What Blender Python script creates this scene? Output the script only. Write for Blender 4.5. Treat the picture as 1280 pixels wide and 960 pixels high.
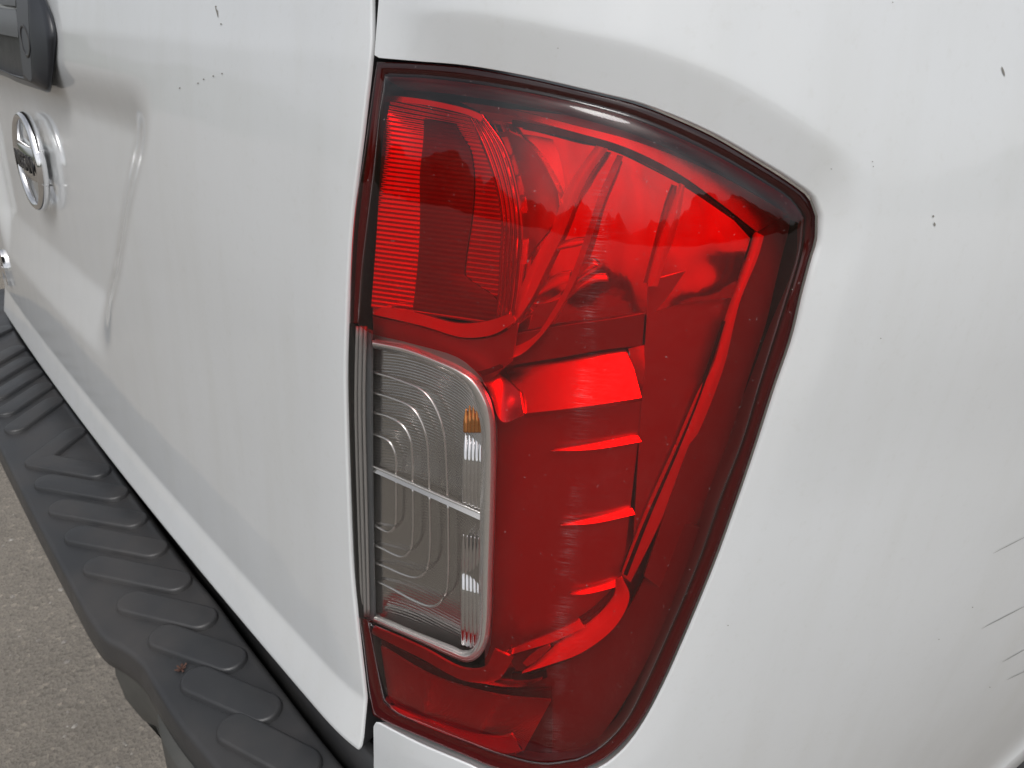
import bpy, bmesh, math, random
import numpy as np
from mathutils import Vector, Matrix

random.seed(7); np.random.seed(7)
for o in list(bpy.data.objects): bpy.data.objects.remove(o)
SC = bpy.context.scene
COL = SC.collection

# ------------------------------------------------------------------ camera
F = 880.0                                   # focal length in pixels of the 1280 wide photograph
PITCH, AZ, ROLL = math.radians(27.0), math.radians(43.7), math.radians(2.2)
CAM = np.array([.196, -.185, 1.22])
HEAD = np.array([-math.cos(AZ), math.sin(AZ), 0.0]); RT0 = np.array([math.sin(AZ), math.cos(AZ), 0.0])
FW = HEAD*math.cos(PITCH) + np.array([0, 0, -math.sin(PITCH)])
UP0 = HEAD*math.sin(PITCH) + np.array([0, 0, math.cos(PITCH)])
RT = RT0*math.cos(ROLL) + UP0*math.sin(ROLL)
UP = UP0*math.cos(ROLL) - RT0*math.sin(ROLL)
cd = bpy.data.cameras.new('camera'); cam = bpy.data.objects.new('camera', cd); COL.objects.link(cam)
m = Matrix.Identity(4)
for i in range(3):
    m[i][0], m[i][1], m[i][2], m[i][3] = RT[i], UP[i], -FW[i], CAM[i]
cam.matrix_world = m
cd.sensor_width = 36; cd.lens = F/1280*36; cd.clip_start = .01; cd.clip_end = 2000
cd.dof.use_dof = True; cd.dof.focus_distance = .40; cd.dof.aperture_fstop = 26
SC.camera = cam

# ------------------------------------------------------------------ light
SUN_EL, SUN_AZ = math.radians(58), math.radians(-40)          # azimuth of the sun's direction, from +X towards +Y
w = bpy.data.worlds.new('World'); SC.world = w; w.use_nodes = True
nt = w.node_tree; nt.nodes.clear()
sky = nt.nodes.new('ShaderNodeTexSky'); sky.sky_type = 'NISHITA'; sky.sun_disc = False
sky.sun_elevation = SUN_EL; sky.sun_rotation = math.radians(90) - SUN_AZ
sky.air_density = 1.0; sky.dust_density = 4.0; sky.ozone_density = 1.0
hs = nt.nodes.new('ShaderNodeHueSaturation'); hs.inputs['Saturation'].default_value = .24
bg = nt.nodes.new('ShaderNodeBackground'); bg.inputs['Strength'].default_value = .12
wo = nt.nodes.new('ShaderNodeOutputWorld')
tcw = nt.nodes.new('ShaderNodeTexCoord'); cn = nt.nodes.new('ShaderNodeTexNoise'); cn.inputs['Scale'].default_value = 2.6; cn.inputs['Detail'].default_value = 6; cn.inputs['Roughness'].default_value = .55
cr = nt.nodes.new('ShaderNodeValToRGB'); cr.color_ramp.elements[0].position = .36; cr.color_ramp.elements[0].color = (.72, .74, .78, 1); cr.color_ramp.elements[1].position = .66; cr.color_ramp.elements[1].color = (1.35, 1.34, 1.32, 1)
cm = nt.nodes.new('ShaderNodeMix'); cm.data_type = 'RGBA'; cm.blend_type = 'MULTIPLY'; cm.inputs[0].default_value = 1
nt.links.new(tcw.outputs['Generated'], cn.inputs['Vector']); nt.links.new(cn.outputs['Fac'], cr.inputs[0])           # broken cloud cover
nt.links.new(sky.outputs[0], hs.inputs['Color']); nt.links.new(hs.outputs[0], cm.inputs[6]); nt.links.new(cr.outputs[0], cm.inputs[7]); nt.links.new(cm.outputs[2], bg.inputs['Color']); nt.links.new(bg.outputs[0], wo.inputs[0])
sl = bpy.data.lights.new('sun', 'SUN'); sl.energy = .95; sl.angle = math.radians(25); sl.color = (1, .985, .965)
so = bpy.data.objects.new('sun', sl); COL.objects.link(so)
sd = Vector((math.cos(SUN_EL)*math.cos(SUN_AZ), math.cos(SUN_EL)*math.sin(SUN_AZ), math.sin(SUN_EL)))
so.rotation_euler = sd.to_track_quat('Z', 'Y').to_euler(); so.location = (3, -3, 6)
SC.view_settings.view_transform = 'Standard'; SC.view_settings.look = 'None'
SC.view_settings.exposure = 0.13; SC.view_settings.gamma = 1.0; SC.view_settings.use_curve_mapping = False
SC.cycles.max_bounces = 14; SC.cycles.transparent_max_bounces = 24; SC.cycles.glossy_bounces = 8
SC.cycles.caustics_reflective = True; SC.cycles.sample_clamp_indirect = 6.0

def sstep(a, b, x):
    t = np.clip((x-a)/(b-a), 0, 1); return t*t*(3-2*t)

# ------------------------------------------------------------------ the body's own surface: plan curve (arc length s) and height z
KS = [-2.2, -1.45, -.72, -.02, .002, .08, .13, .18, .23, .30, .5, .8, 1.6]
KF = [-5, -2.5, 0, 2.5, 9, 20, 34, 52, 63, 68, 71, 73, 76]
DS = .002
SS = np.arange(-2.2, 1.6, DS); PH = np.radians(np.interp(SS, KS, KF))
PH = np.convolve(np.pad(PH, 8, mode='edge'), np.ones(17)/17, 'valid')
i0 = int(np.argmin(abs(SS)))
PX = np.cumsum(np.cos(PH))*DS; PY = np.cumsum(np.sin(PH))*DS
PX = PX - PX[i0] - .135; PY = PY - PY[i0]
TILT = math.tan(math.radians(4.0))

def lean(s, z):
    w_ = sstep(.12, .34, s)
    return TILT*(1.05-z)*np.interp(s, [0, .3], [1, .6]) - (.34+.16*w_)*np.clip(z-1.04, 0, None)**2 - w_*( .16*np.clip(.95-z, 0, None)**2)
def normal_at(s):
    ph = np.interp(s, SS, PH); return np.stack([np.sin(ph), -np.cos(ph), 0*ph], -1)
def SP(s, z, off=0.0):
    s = np.asarray(s, float); z = np.asarray(z, float)
    n = normal_at(s); b = lean(s, z) + off
    return np.stack([np.interp(s, SS, PX) + n[..., 0]*b, np.interp(s, SS, PY) + n[..., 1]*b, z], -1)
def sdist(p):
    d = (p[:, 0:1]-PX[None, ::4])**2 + (p[:, 1:2]-PY[None, ::4])**2
    i = np.clip(np.argmin(d, 1)*4, 4, len(SS)-5)
    for _ in range(2):
        ds = (p[:, 0]-PX[i])*np.cos(PH[i]) + (p[:, 1]-PY[i])*np.sin(PH[i])
        i = np.clip(i + np.round(ds/DS).astype(int), 1, len(SS)-2)
    tx, ty = np.cos(PH[i]), np.sin(PH[i])
    ds = np.clip((p[:, 0]-PX[i])*tx + (p[:, 1]-PY[i])*ty, -DS, DS)
    return SS[i]+ds, (p[:, 0]-PX[i])*ty - (p[:, 1]-PY[i])*tx
def on_body(px, depth=0.0):
    """points on the body's surface (or `depth` metres inside it) for traced outlines; returns points, s"""
    px = np.asarray(px, float); shp = px.shape[:-1]; q = px.reshape(-1, 2)
    dep = np.broadcast_to(np.asarray(depth, float), shp).reshape(-1)
    d = (q[:, :1]-640)*RT + (480-q[:, 1:2])*UP + F*FW
    d /= np.linalg.norm(d, axis=1)[:, None]
    t = np.full(len(d), .2)
    for k in range(34):
        p = CAM + d*t[:, None]; s, a = sdist(p)
        t = np.clip(t + (a-lean(s, p[:, 2])+dep)*.9, 0, 4)
    p = CAM + d*t[:, None]; s, a = sdist(p)
    return p.reshape(shp+(3,)), s.reshape(shp)
def on_level(px, z):
    q = np.atleast_2d(np.asarray(px, float))
    d = (q[:, :1]-640)*RT + (480-q[:, 1:2])*UP + F*FW
    t = (z-CAM[2])/d[:, 2]
    return CAM + d*t[:, None]
def sz(px):
    p, s = on_body(np.atleast_2d(px)); return np.stack([s, p[..., 2]], -1)

# ------------------------------------------------------------------ curves
def resample(pts, n, smooth=True):
    pts = np.asarray(pts, float)
    if smooth and len(pts) > 2:
        P = np.vstack([2*pts[0]-pts[1], pts, 2*pts[-1]-pts[-2]]); out = []
        for i in range(1, len(P)-2):
            p0, p1, p2, p3 = P[i-1], P[i], P[i+1], P[i+2]
            a0 = max(np.linalg.norm(p1-p0), 1e-6)**.5; a1 = max(np.linalg.norm(p2-p1), 1e-6)**.5; a2 = max(np.linalg.norm(p3-p2), 1e-6)**.5
            m1 = (p2-p1)+ a1*((p1-p0)/a0-(p2-p0)/(a0+a1)); m2 = (p2-p1)+a1*((p3-p2)/a2-(p3-p1)/(a1+a2))
            for t in np.linspace(0, 1, 10, endpoint=False):
                out.append((2*t**3-3*t*t+1)*p1+(t**3-2*t*t+t)*m1+(3*t*t-2*t**3)*p2+(t**3-t*t)*m2)
        out.append(pts[-1]); pts = np.array(out)
    L = np.r_[0, np.cumsum(np.linalg.norm(np.diff(pts, axis=0), axis=1))]
    u = np.linspace(0, L[-1], n)
    return np.stack([np.interp(u, L, pts[:, k]) for k in range(pts.shape[1])], -1)
def joined(segs, ns, smooth=True):
    """resample each segment to its own count and join them"""
    out = []
    for s_, n_ in zip(segs, ns):
        r = resample(s_, n_, smooth); out.append(r if not out else r[1:])
    return np.vstack(out)

# ------------------------------------------------------------------ materials
def mat(name):
    m_ = bpy.data.materials.new(name); m_.use_nodes = True; n = m_.node_tree; n.nodes.clear()
    o = n.nodes.new('ShaderNodeOutputMaterial'); return m_, n, o
def L(n, a, b): n.links.new(a, b)
def noise(n, scale, detail=3, coord='Object', stretch=None, rough=.55):
    tc = n.nodes.new('ShaderNodeTexCoord'); no = n.nodes.new('ShaderNodeTexNoise')
    no.inputs['Scale'].default_value = scale; no.inputs['Detail'].default_value = detail; no.inputs['Roughness'].default_value = rough
    if stretch:
        mp = n.nodes.new('ShaderNodeMapping'); mp.inputs['Scale'].default_value = stretch
        L(n, tc.outputs[coord], mp.inputs[0]); L(n, mp.outputs[0], no.inputs['Vector'])
    else: L(n, tc.outputs[coord], no.inputs['Vector'])
    return no
def ramp(n, src, stops):
    r = n.nodes.new('ShaderNodeValToRGB'); e = r.color_ramp.elements
    while len(e) < len(stops): e.new(.5)
    for k, (p, c) in enumerate(stops):
        e[k].position = p; e[k].color = (*c, 1) if len(c) == 3 else c
    L(n, src, r.inputs[0]); return r
def bump(n, src, strength, dist=.001, prev=None):
    b = n.nodes.new('ShaderNodeBump'); b.inputs['Strength'].default_value = strength; b.inputs['Distance'].default_value = dist
    L(n, src, b.inputs['Height'])
    if prev is not None: L(n, prev, b.inputs['Normal'])
    return b
def principled(name, col, rough=.5, metal=0.0, coat=0.0, bmp=None, mottled=None, rough_var=None, ior=1.5):
    m_, n, o = mat(name); p = n.nodes.new('ShaderNodeBsdfPrincipled'); L(n, p.outputs[0], o.inputs[0])
    p.inputs['Base Color'].default_value = (*col, 1); p.inputs['Roughness'].default_value = rough
    p.inputs['Metallic'].default_value = metal; p.inputs['Coat Weight'].default_value = coat; p.inputs['Coat Roughness'].default_value = .03
    p.inputs['IOR'].default_value = ior
    if mottled:
        scale, c2, lo, hi = mottled
        r = ramp(n, noise(n, scale, 5).outputs['Fac'], [(lo, col), (hi, c2)]); L(n, r.outputs[0], p.inputs['Base Color'])
    if rough_var:
        scale, r1, r2 = rough_var
        r = ramp(n, noise(n, scale, 4).outputs['Fac'], [(.35, (r1,)*3), (.7, (r2,)*3)]); L(n, r.outputs[0], p.inputs['Roughness'])
    prev = None
    for sc_, st_, di_ in (bmp or []):
        b = bump(n, noise(n, sc_, 2).outputs['Fac'], st_, di_, prev); prev = b.outputs[0]
    if prev is not None:
        L(n, prev, p.inputs['Normal'])
        if coat: L(n, prev, p.inputs['Coat Normal'])
    return m_

M = {}
M['paint'] = principled('white_paint', (.725, .745, .755), .34, 0, 1.0, bmp=[(700, .03, .0004), (9, .13, .004), (26, .05, .002)], mottled=(3.2, (.685, .70, .70), .42, .78))
def paint_dirt(m_):
    n = m_.node_tree; p = [x for x in n.nodes if x.type == 'BSDF_PRINCIPLED'][0]; p.inputs['Coat IOR'].default_value = 1.58
    src = p.inputs['Base Color'].links[0].from_socket
    st = ramp(n, noise(n, 1.0, 5, 'Object', (38, 38, 4), .5).outputs['Fac'], [(.48, (1, 1, 1)), (.80, (.965, .962, .95))])          # run-off streaks
    sp = ramp(n, noise(n, 160, 4, rough=.7).outputs['Fac'], [(.56, (1, 1, 1)), (.74, (.90, .89, .86))])                             # dust specks
    a = n.nodes.new('ShaderNodeMix'); a.data_type = 'RGBA'; a.blend_type = 'MULTIPLY'; a.inputs[0].default_value = 1; L(n, src, a.inputs[6]); L(n, st.outputs[0], a.inputs[7])
    b = n.nodes.new('ShaderNodeMix'); b.data_type = 'RGBA'; b.blend_type = 'MULTIPLY'; b.inputs[0].default_value = .35; L(n, a.outputs[2], b.inputs[6]); L(n, sp.outputs[0], b.inputs[7])
    L(n, b.outputs[2], p.inputs['Base Color'])
paint_dirt(M['paint'])
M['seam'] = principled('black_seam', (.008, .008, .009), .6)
M['plastic'] = principled('textured_black_plastic', (.031, .032, .034), .40, bmp=[(2600, .25, .0003), (60, .1, .001)],
                          mottled=(11, (.060, .055, .052), .42, .82), rough_var=(22, .34, .52))
M['plastic_smooth'] = principled('smooth_dark_plastic', (.017, .019, .024), .32, bmp=[(1800, .12, .0002)])
M['plastic_grey'] = principled('grey_plastic', (.10, .105, .11), .42, bmp=[(1800, .12, .0002)])
M['plastic_pad'] = principled('handle_pad_grey', (.062, .066, .074), .4, bmp=[(1800, .12, .0002)])
M['plastic_olive'] = principled('worn_grey_plastic', (.060, .060, .055), .55, bmp=[(1500, .2, .0003)], mottled=(30, (.09, .088, .08), .4, .8))
M['chrome'] = principled('chrome', (.86, .86, .87), .05, 1.0, bmp=[(60, .06, .002)])
M['badge_chrome'] = principled('badge_chrome', (.80, .80, .80), .12, 1.0)
M['mirror'] = principled('lamp_reflector_chrome', (.92, .92, .92), .07, 1.0, bmp=[(26, .08, .004), (130, .025, .001)])
M['bright'] = principled('lamp_satin_chrome', (.92, .92, .92), .26, 1.0, bmp=[(80, .08, .002)])
M['satin'] = principled('lamp_grey_reflector', (.62, .62, .62), .42, .85, bmp=[(70, .10, .002)])
M['dullpanel'] = principled('lamp_dull_panel', (.30, .30, .30), .5, .3, bmp=[(60, .08, .002)])
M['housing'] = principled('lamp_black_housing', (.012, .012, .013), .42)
M['wall'] = principled('lamp_inner_wall', (.17, .17, .17), .4)
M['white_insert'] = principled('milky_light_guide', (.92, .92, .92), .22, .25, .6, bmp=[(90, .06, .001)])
M['bowl_dark'] = principled('bowl_reflection_dark', (.15, .15, .15), .4)  # dark reflection in the bowl, put into the colour
M['flange'] = principled('lamp_flange_dark', (.075, .075, .075), .7, ior=1.15)
M['edge_rib'] = principled('smoked_rib', (.26, .25, .24), .3)
M['ridge'] = principled('optic_ridge_metal', (.74, .72, .70), .16, .9)
M['outpanel'] = principled('lamp_outer_panel', (.24, .24, .24), .4, .2, bmp=[(40, .10, .003)])
M['lowpanel'] = principled('lamp_lower_panel', (.15, .15, .15), .4, .1, bmp=[(40, .08, .003)])
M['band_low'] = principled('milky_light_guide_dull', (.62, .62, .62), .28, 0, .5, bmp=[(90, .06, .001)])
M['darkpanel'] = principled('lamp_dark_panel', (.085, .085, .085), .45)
M['bezel'] = principled('satin_silver_bezel', (.84, .82, .79), .17, .75, bmp=[(120, .03, .001)])
M['rubber'] = principled('rubber_dark', (.02, .02, .02), .7)
M['letter_black'] = principled('letter_black', (.02, .02, .022), .3)
M['amber'] = principled('amber_chrome', (.70, .30, .10), .15, .9)
M['chip'] = principled('dark_chip', (.24, .23, .21), .8)
M['scuff'] = principled('grey_scuff', (.30, .30, .29), .7)
M['dry'] = principled('dry_brown', (.07, .032, .022), .8, bmp=[(900, .4, .001)])

def lens_material(name, col, scratch=0.0, refl=1.0, rough=.025):
    m_, n, o = mat(name)
    tr = n.nodes.new('ShaderNodeBsdfTransparent'); tr.inputs[0].default_value = (*col, 1)
    gl = n.nodes.new('ShaderNodeBsdfGlossy'); gl.inputs['Roughness'].default_value = rough; gl.inputs[0].default_value = (.95, .95, .95, 1)
    lw = n.nodes.new('ShaderNodeLayerWeight'); lw.inputs['Blend'].default_value = .5
    pw = n.nodes.new('ShaderNodeMath'); pw.operation = 'POWER'; pw.inputs[1].default_value = 5
    L(n, lw.outputs['Facing'], pw.inputs[0])
    ma = n.nodes.new('ShaderNodeMath'); ma.operation = 'MULTIPLY_ADD'; ma.inputs[1].default_value = .95*refl; ma.inputs[2].default_value = .045*refl
    L(n, pw.outputs[0], ma.inputs[0])
    b = bump(n, noise(n, 45, 2).outputs['Fac'], .05, .002); L(n, b.outputs[0], gl.inputs['Normal'])
    mx = n.nodes.new('ShaderNodeMixShader'); L(n, ma.outputs[0], mx.inputs[0]); L(n, tr.outputs[0], mx.inputs[1]); L(n, gl.outputs[0], mx.inputs[2])
    last = mx
    if scratch > 0:                                     # scuffs where the lens stands proudest, on the outer corner of the lamp
        uv = n.nodes.new('ShaderNodeTexCoord'); sep = n.nodes.new('ShaderNodeSeparateXYZ'); L(n, uv.outputs['UV'], sep.inputs[0])
        g = ramp(n, sep.outputs[0], [(.0, (0, 0, 0)), (.139, (0, 0, 0)), (.1455, (1, 1, 1)), (.152, (.12, .12, .12)), (.18, (.05,)*3), (.20, (0, 0, 0))])
        no = noise(n, 1.0, 5, 'UV', (60, 2400, 1), .6)
        s1 = ramp(n, no.outputs['Fac'], [(.50, (0, 0, 0)), (.72, (1, 1, 1))])
        no2 = noise(n, 1.0, 3, 'UV', (40, 26, 1))
        s2 = ramp(n, no2.outputs['Fac'], [(.40, (0, 0, 0)), (.62, (1, 1, 1))])
        a = n.nodes.new('ShaderNodeMath'); a.operation = 'MULTIPLY'; L(n, g.outputs[0], a.inputs[0]); L(n, s1.outputs[0], a.inputs[1])
        a2 = n.nodes.new('ShaderNodeMath'); a2.operation = 'MULTIPLY'; L(n, a.outputs[0], a2.inputs[0]); L(n, s2.outputs[0], a2.inputs[1])
        no3 = noise(n, 420, 2); s3 = ramp(n, no3.outputs['Fac'], [(.70, (0, 0, 0)), (.78, (.5, .5, .5))])
        a3 = n.nodes.new('ShaderNodeMath'); a3.operation = 'MAXIMUM'; L(n, a2.outputs[0], a3.inputs[0]); L(n, s3.outputs[0], a3.inputs[1])
        a4 = n.nodes.new('ShaderNodeMath'); a4.operation = 'MULTIPLY'; L(n, a3.outputs[0], a4.inputs[0]); a4.inputs[1].default_value = scratch
        df = n.nodes.new('ShaderNodeBsdfDiffuse'); df.inputs[0].default_value = (.55, .40, .40, 1)
        m2 = n.nodes.new('ShaderNodeMixShader'); L(n, a4.outputs[0], m2.inputs[0]); L(n, mx.outputs[0], m2.inputs[1]); L(n, df.outputs[0], m2.inputs[2]); last = m2
    L(n, last.outputs[0], o.inputs[0]); return m_
M['red_lens'] = lens_material('red_lens', (.90, .013, .019), .5, 1.3)
M['clear_lens'] = lens_material('clear_lens', (.87, .865, .86))

def fluted(name, base, rough, metal, freq, strength, axis=1):
    """fine moulded flutes (relief only)"""
    m_, n, o = mat(name); p = n.nodes.new('ShaderNodeBsdfPrincipled'); L(n, p.outputs[0], o.inputs[0])
    p.inputs['Base Color'].default_value = (*base, 1); p.inputs['Roughness'].default_value = rough; p.inputs['Metallic'].default_value = metal
    uv = n.nodes.new('ShaderNodeTexCoord'); mp = n.nodes.new('ShaderNodeMapping'); L(n, uv.outputs['UV'], mp.inputs[0])
    wv = n.nodes.new('ShaderNodeTexWave'); wv.bands_direction = 'Y' if axis else 'X'; wv.inputs['Scale'].default_value = freq
    wv.inputs['Distortion'].default_value = 0
    mp.inputs['Scale'].default_value = (.35, 1, 1) if axis else (1, .35, 1)
    L(n, mp.outputs[0], wv.inputs['Vector'])
    b = bump(n, wv.outputs['Fac'], strength, .0006); b2 = bump(n, noise(n, 55, 2).outputs['Fac'], .12, .002, b.outputs[0])
    L(n, b2.outputs[0], p.inputs['Normal']); return m_
M['optic'] = principled('fluted_optic', (.56, .545, .53), .18, .95, bmp=[(60, .12, .002)])
M['retro'] = fluted('retro_block', (.50, .50, .50), .3, .75, 240, .5)

def ground_material():
    m_, n, o = mat('asphalt'); p = n.nodes.new('ShaderNodeBsdfPrincipled'); L(n, p.outputs[0], o.inputs[0]); p.inputs['Roughness'].default_value = .9
    base = ramp(n, noise(n, 1.6, 6, rough=.65).outputs['Fac'], [(.3, (.165, .150, .130)), (.7, (.255, .231, .200))])
    tc = n.nodes.new('ShaderNodeTexCoord'); vo = n.nodes.new('ShaderNodeTexVoronoi'); vo.inputs['Scale'].default_value = 120; L(n, tc.outputs['Object'], vo.inputs['Vector'])
    fl = ramp(n, vo.outputs['Color'], [(.0, (.55, .53, .50)), (.45, (.95, .93, .9)), (.82, (1.1, 1.08, 1.02)), (.95, (1.9, 1.85, 1.75))])
    mx = n.nodes.new('ShaderNodeMix'); mx.data_type = 'RGBA'; mx.blend_type = 'MULTIPLY'; mx.inputs[0].default_value = .5
    L(n, base.outputs[0], mx.inputs[6]); L(n, fl.outputs[0], mx.inputs[7])
    sp = ramp(n, noise(n, 300, 3).outputs['Fac'], [(.35, (.62, .6, .58)), (.6, (1.1, 1.08, 1.05))])
    m2 = n.nodes.new('ShaderNodeMix'); m2.data_type = 'RGBA'; m2.blend_type = 'MULTIPLY'; m2.inputs[0].default_value = .5
    L(n, mx.outputs[2], m2.inputs[6]); L(n, sp.outputs[0], m2.inputs[7]); L(n, m2.outputs[2], p.inputs['Base Color'])
    b = bump(n, vo.outputs['Distance'], .5, .006); b2 = bump(n, noise(n, 220, 4).outputs['Fac'], .6, .005, b.outputs[0]); L(n, b2.outputs[0], p.inputs['Normal'])
    return m_
M['asphalt'] = ground_material()

# ------------------------------------------------------------------ mesh helpers
def link(name, verts, faces, material, parent=None, smooth=True, uv=None, kind=None):
    me = bpy.data.meshes.new(name); me.from_pydata([tuple(v) for v in verts], [], [tuple(int(i) for i in f) for f in faces])
    if smooth: me.polygons.foreach_set('use_smooth', [True]*len(me.polygons))
    if uv is not None:
        ul = me.uv_layers.new(name='UVMap'); uv = np.asarray(uv, np.float32)
        idx = np.empty(len(me.loops), np.int32); me.loops.foreach_get('vertex_index', idx)
        ul.data.foreach_set('uv', uv[idx].ravel())
    me.materials.append(material); me.update()
    o = bpy.data.objects.new(name, me); COL.objects.link(o)
    if parent is not None: o.parent = parent
    if kind: o['kind'] = kind
    return o
def grid_faces(R, C, base=0, flip=False, wrap=False):
    r, c = np.meshgrid(np.arange(R-1), np.arange(C if wrap else C-1), indexing='ij')
    a = r*C+c; b = r*C+(c+1) % C; d = (r+1)*C+c; e = (r+1)*C+(c+1) % C
    f = np.stack([a, b, e, d] if not flip else [a, d, e, b], -1).reshape(-1, 4)+base
    return f.tolist()
def grid(name, P, material, parent=None, uv=None, smooth=True, flip=False):
    R, C = P.shape[:2]
    return link(name, P.reshape(-1, 3), grid_faces(R, C, 0, flip), material, parent, smooth, None if uv is None else uv.reshape(-1, 2))
def slab(name, P, N, th, material, parent=None, uv=None, smooth=True):
    """a sheet of real thickness: front grid P, back grid P - N*th, closed rim (rim verts are its own, so the edge stays crisp)"""
    R, C = P.shape[:2]; Q = P - N*th
    V = [P.reshape(-1, 3), Q.reshape(-1, 3)]; Fs = grid_faces(R, C) + grid_faces(R, C, R*C, True)
    ring = [(0, c) for c in range(C)]+[(r, C-1) for r in range(1, R)]+[(R-1, c) for c in range(C-2, -1, -1)]+[(r, 0) for r in range(R-2, 0, -1)]
    a = np.array([P[i] for i in ring]); b = np.array([Q[i] for i in ring]); n = len(ring); o = 2*R*C
    V += [a, b]
    Fs += [(o+k, o+n+k, o+n+(k+1) % n, o+(k+1) % n) for k in range(n)]
    U = None
    if uv is not None:
        u = uv.reshape(-1, 2); ru = np.array([uv[i] for i in ring]); U = np.vstack([u, u, ru, ru])
    return link(name, np.vstack(V), Fs, material, parent, smooth, U)
def strip(name, A, B, dA, dB, material, parent, n=28, m_=5, th=.0015, bulge=0.0, smooth=True, waves=None, tilt=None):
    """sheet ruled between two traced curves, A at depth dA and B at depth dB inside the body's surface"""
    A = resample(A, n, smooth); B = resample(B, n, smooth)
    t = np.linspace(0, 1, m_)[:, None, None]
    px = A[None]*(1-t) + B[None]*t
    dA = np.broadcast_to(np.interp(np.linspace(0, 1, n), np.linspace(0, 1, np.size(dA)), np.atleast_1d(dA)), (n,))
    dB = np.broadcast_to(np.interp(np.linspace(0, 1, n), np.linspace(0, 1, np.size(dB)), np.atleast_1d(dB)), (n,))
    if tilt is not None:                              # A lies deeper than B so that the sheet leans back by `tilt` degrees
        ln = np.linalg.norm(on_body(A, dB)[0]-on_body(B, dB)[0], axis=1); dA = dB + np.tan(np.radians(np.asarray(tilt)-4.0))*ln
    tt = np.linspace(0, 1, m_)[:, None]
    dep = dA[None]*(1-tt) + dB[None]*tt - bulge*np.sin(np.pi*tt)
    if waves is not None: dep = dep + waves(tt, np.linspace(0, 1, n)[None, :])
    P, s = on_body(px, dep)
    uv = np.stack([s, P[..., 2]], -1)
    return slab(name, P, normal_at(s), th, material, parent, uv)
def tube(name, pts, r, material, parent, n=40, sides=8, smooth=True, squash=1.0):
    """round bar along points in space (r may vary along it)"""
    P = resample(np.asarray(pts, float), n, smooth); T = np.gradient(P, axis=0); T /= np.linalg.norm(T, axis=1)[:, None]
    up = np.array([.31, .17, .93]); X = np.cross(T, up); X /= np.linalg.norm(X, axis=1)[:, None]; Y = np.cross(T, X)
    rr = np.interp(np.linspace(0, 1, n), np.linspace(0, 1, np.size(r)), np.atleast_1d(r))[:, None, None]
    a = np.linspace(0, 2*np.pi, sides, endpoint=False)[None, :, None]
    V = P[:, None]+rr*(np.cos(a)*X[:, None]+np.sin(a)*Y[:, None]*squash)
    Fs = grid_faces(n, sides, 0, False, True)+[list(range(sides))[::-1], list(range((n-1)*sides, n*sides))]
    return link(name, V.reshape(-1, 3), Fs, material, parent)
def px_tube(name, pts, depth, r, material, parent, n=40, sides=8):
    q = resample(pts, n); d = np.interp(np.linspace(0, 1, n), np.linspace(0, 1, np.size(depth)), np.atleast_1d(depth))
    return tube(name, on_body(q, d)[0], r, material, parent, n, sides, False)

# ------------------------------------------------------------------ ground
g = 60.0
ground = link('ground', [(-400, -400, 0), (400, -400, 0), (400, 400, 0), (-400, 400, 0)], [(0, 1, 2, 3)], M['asphalt'], None, False, kind='structure')
V, Fs = [], []
for k in range(1500):
    x, y = random.uniform(-3.2, -.4), random.uniform(-1.0, .9); r = random.choice((.0022, .003, .004, .0065)); a = random.random()*6.3
    b0 = len(V)
    for j in range(5):
        q = a+j*1.257; k2 = random.uniform(.7, 1.2)
        V.append((x+r*k2*math.cos(q), y+r*k2*math.sin(q), .0004))
    V.append((x+r*.1, y, r*random.uniform(.45, .8)))
    Fs += [(b0+j, b0+(j+1) % 5, b0+5) for j in range(5)]
M['stone'] = principled('stone_chip', (.22, .20, .18), .9, mottled=(90, (.40, .38, .34), .45, .65))
link('gravel', V, Fs, M['stone'], None, False, kind='stuff')

# unseen wooded ring added round the horizon for its dark reflections
V, Fs = [], []; nh = 240
for k in range(nh):
    a = 2*math.pi*k/nh; h = 14+5*math.sin(3*a+1)+4*math.sin(7*a+2)+2.5*math.sin(23*a)+random.uniform(-1.8, 1.8)
    for r_, z_ in ((170, -.5), (178, h*.6), (192, h), (240, h*.9), (260, -1)): V.append((r_*math.cos(a), r_*math.sin(a), z_))
for k in range(nh):
    for j in range(4): Fs.append((k*5+j, k*5+j+1, ((k+1) % nh)*5+j+1, ((k+1) % nh)*5+j))
M['skyline'] = principled('added_skyline_dark', (.055, .065, .040), .95, mottled=(.12, (.10, .11, .075), .4, .65))
link('added_skyline', V, Fs, M['skyline'], None, True, kind='structure')

# ------------------------------------------------------------------ the truck
truck = bpy.data.objects.new('pickup_truck', None); COL.objects.link(truck); truck.location = (0, 0, 0)
truck['label'] = 'white pickup truck rear corner with a red tail lamp and ribbed black step bumper'; truck['category'] = 'pickup truck'

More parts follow.
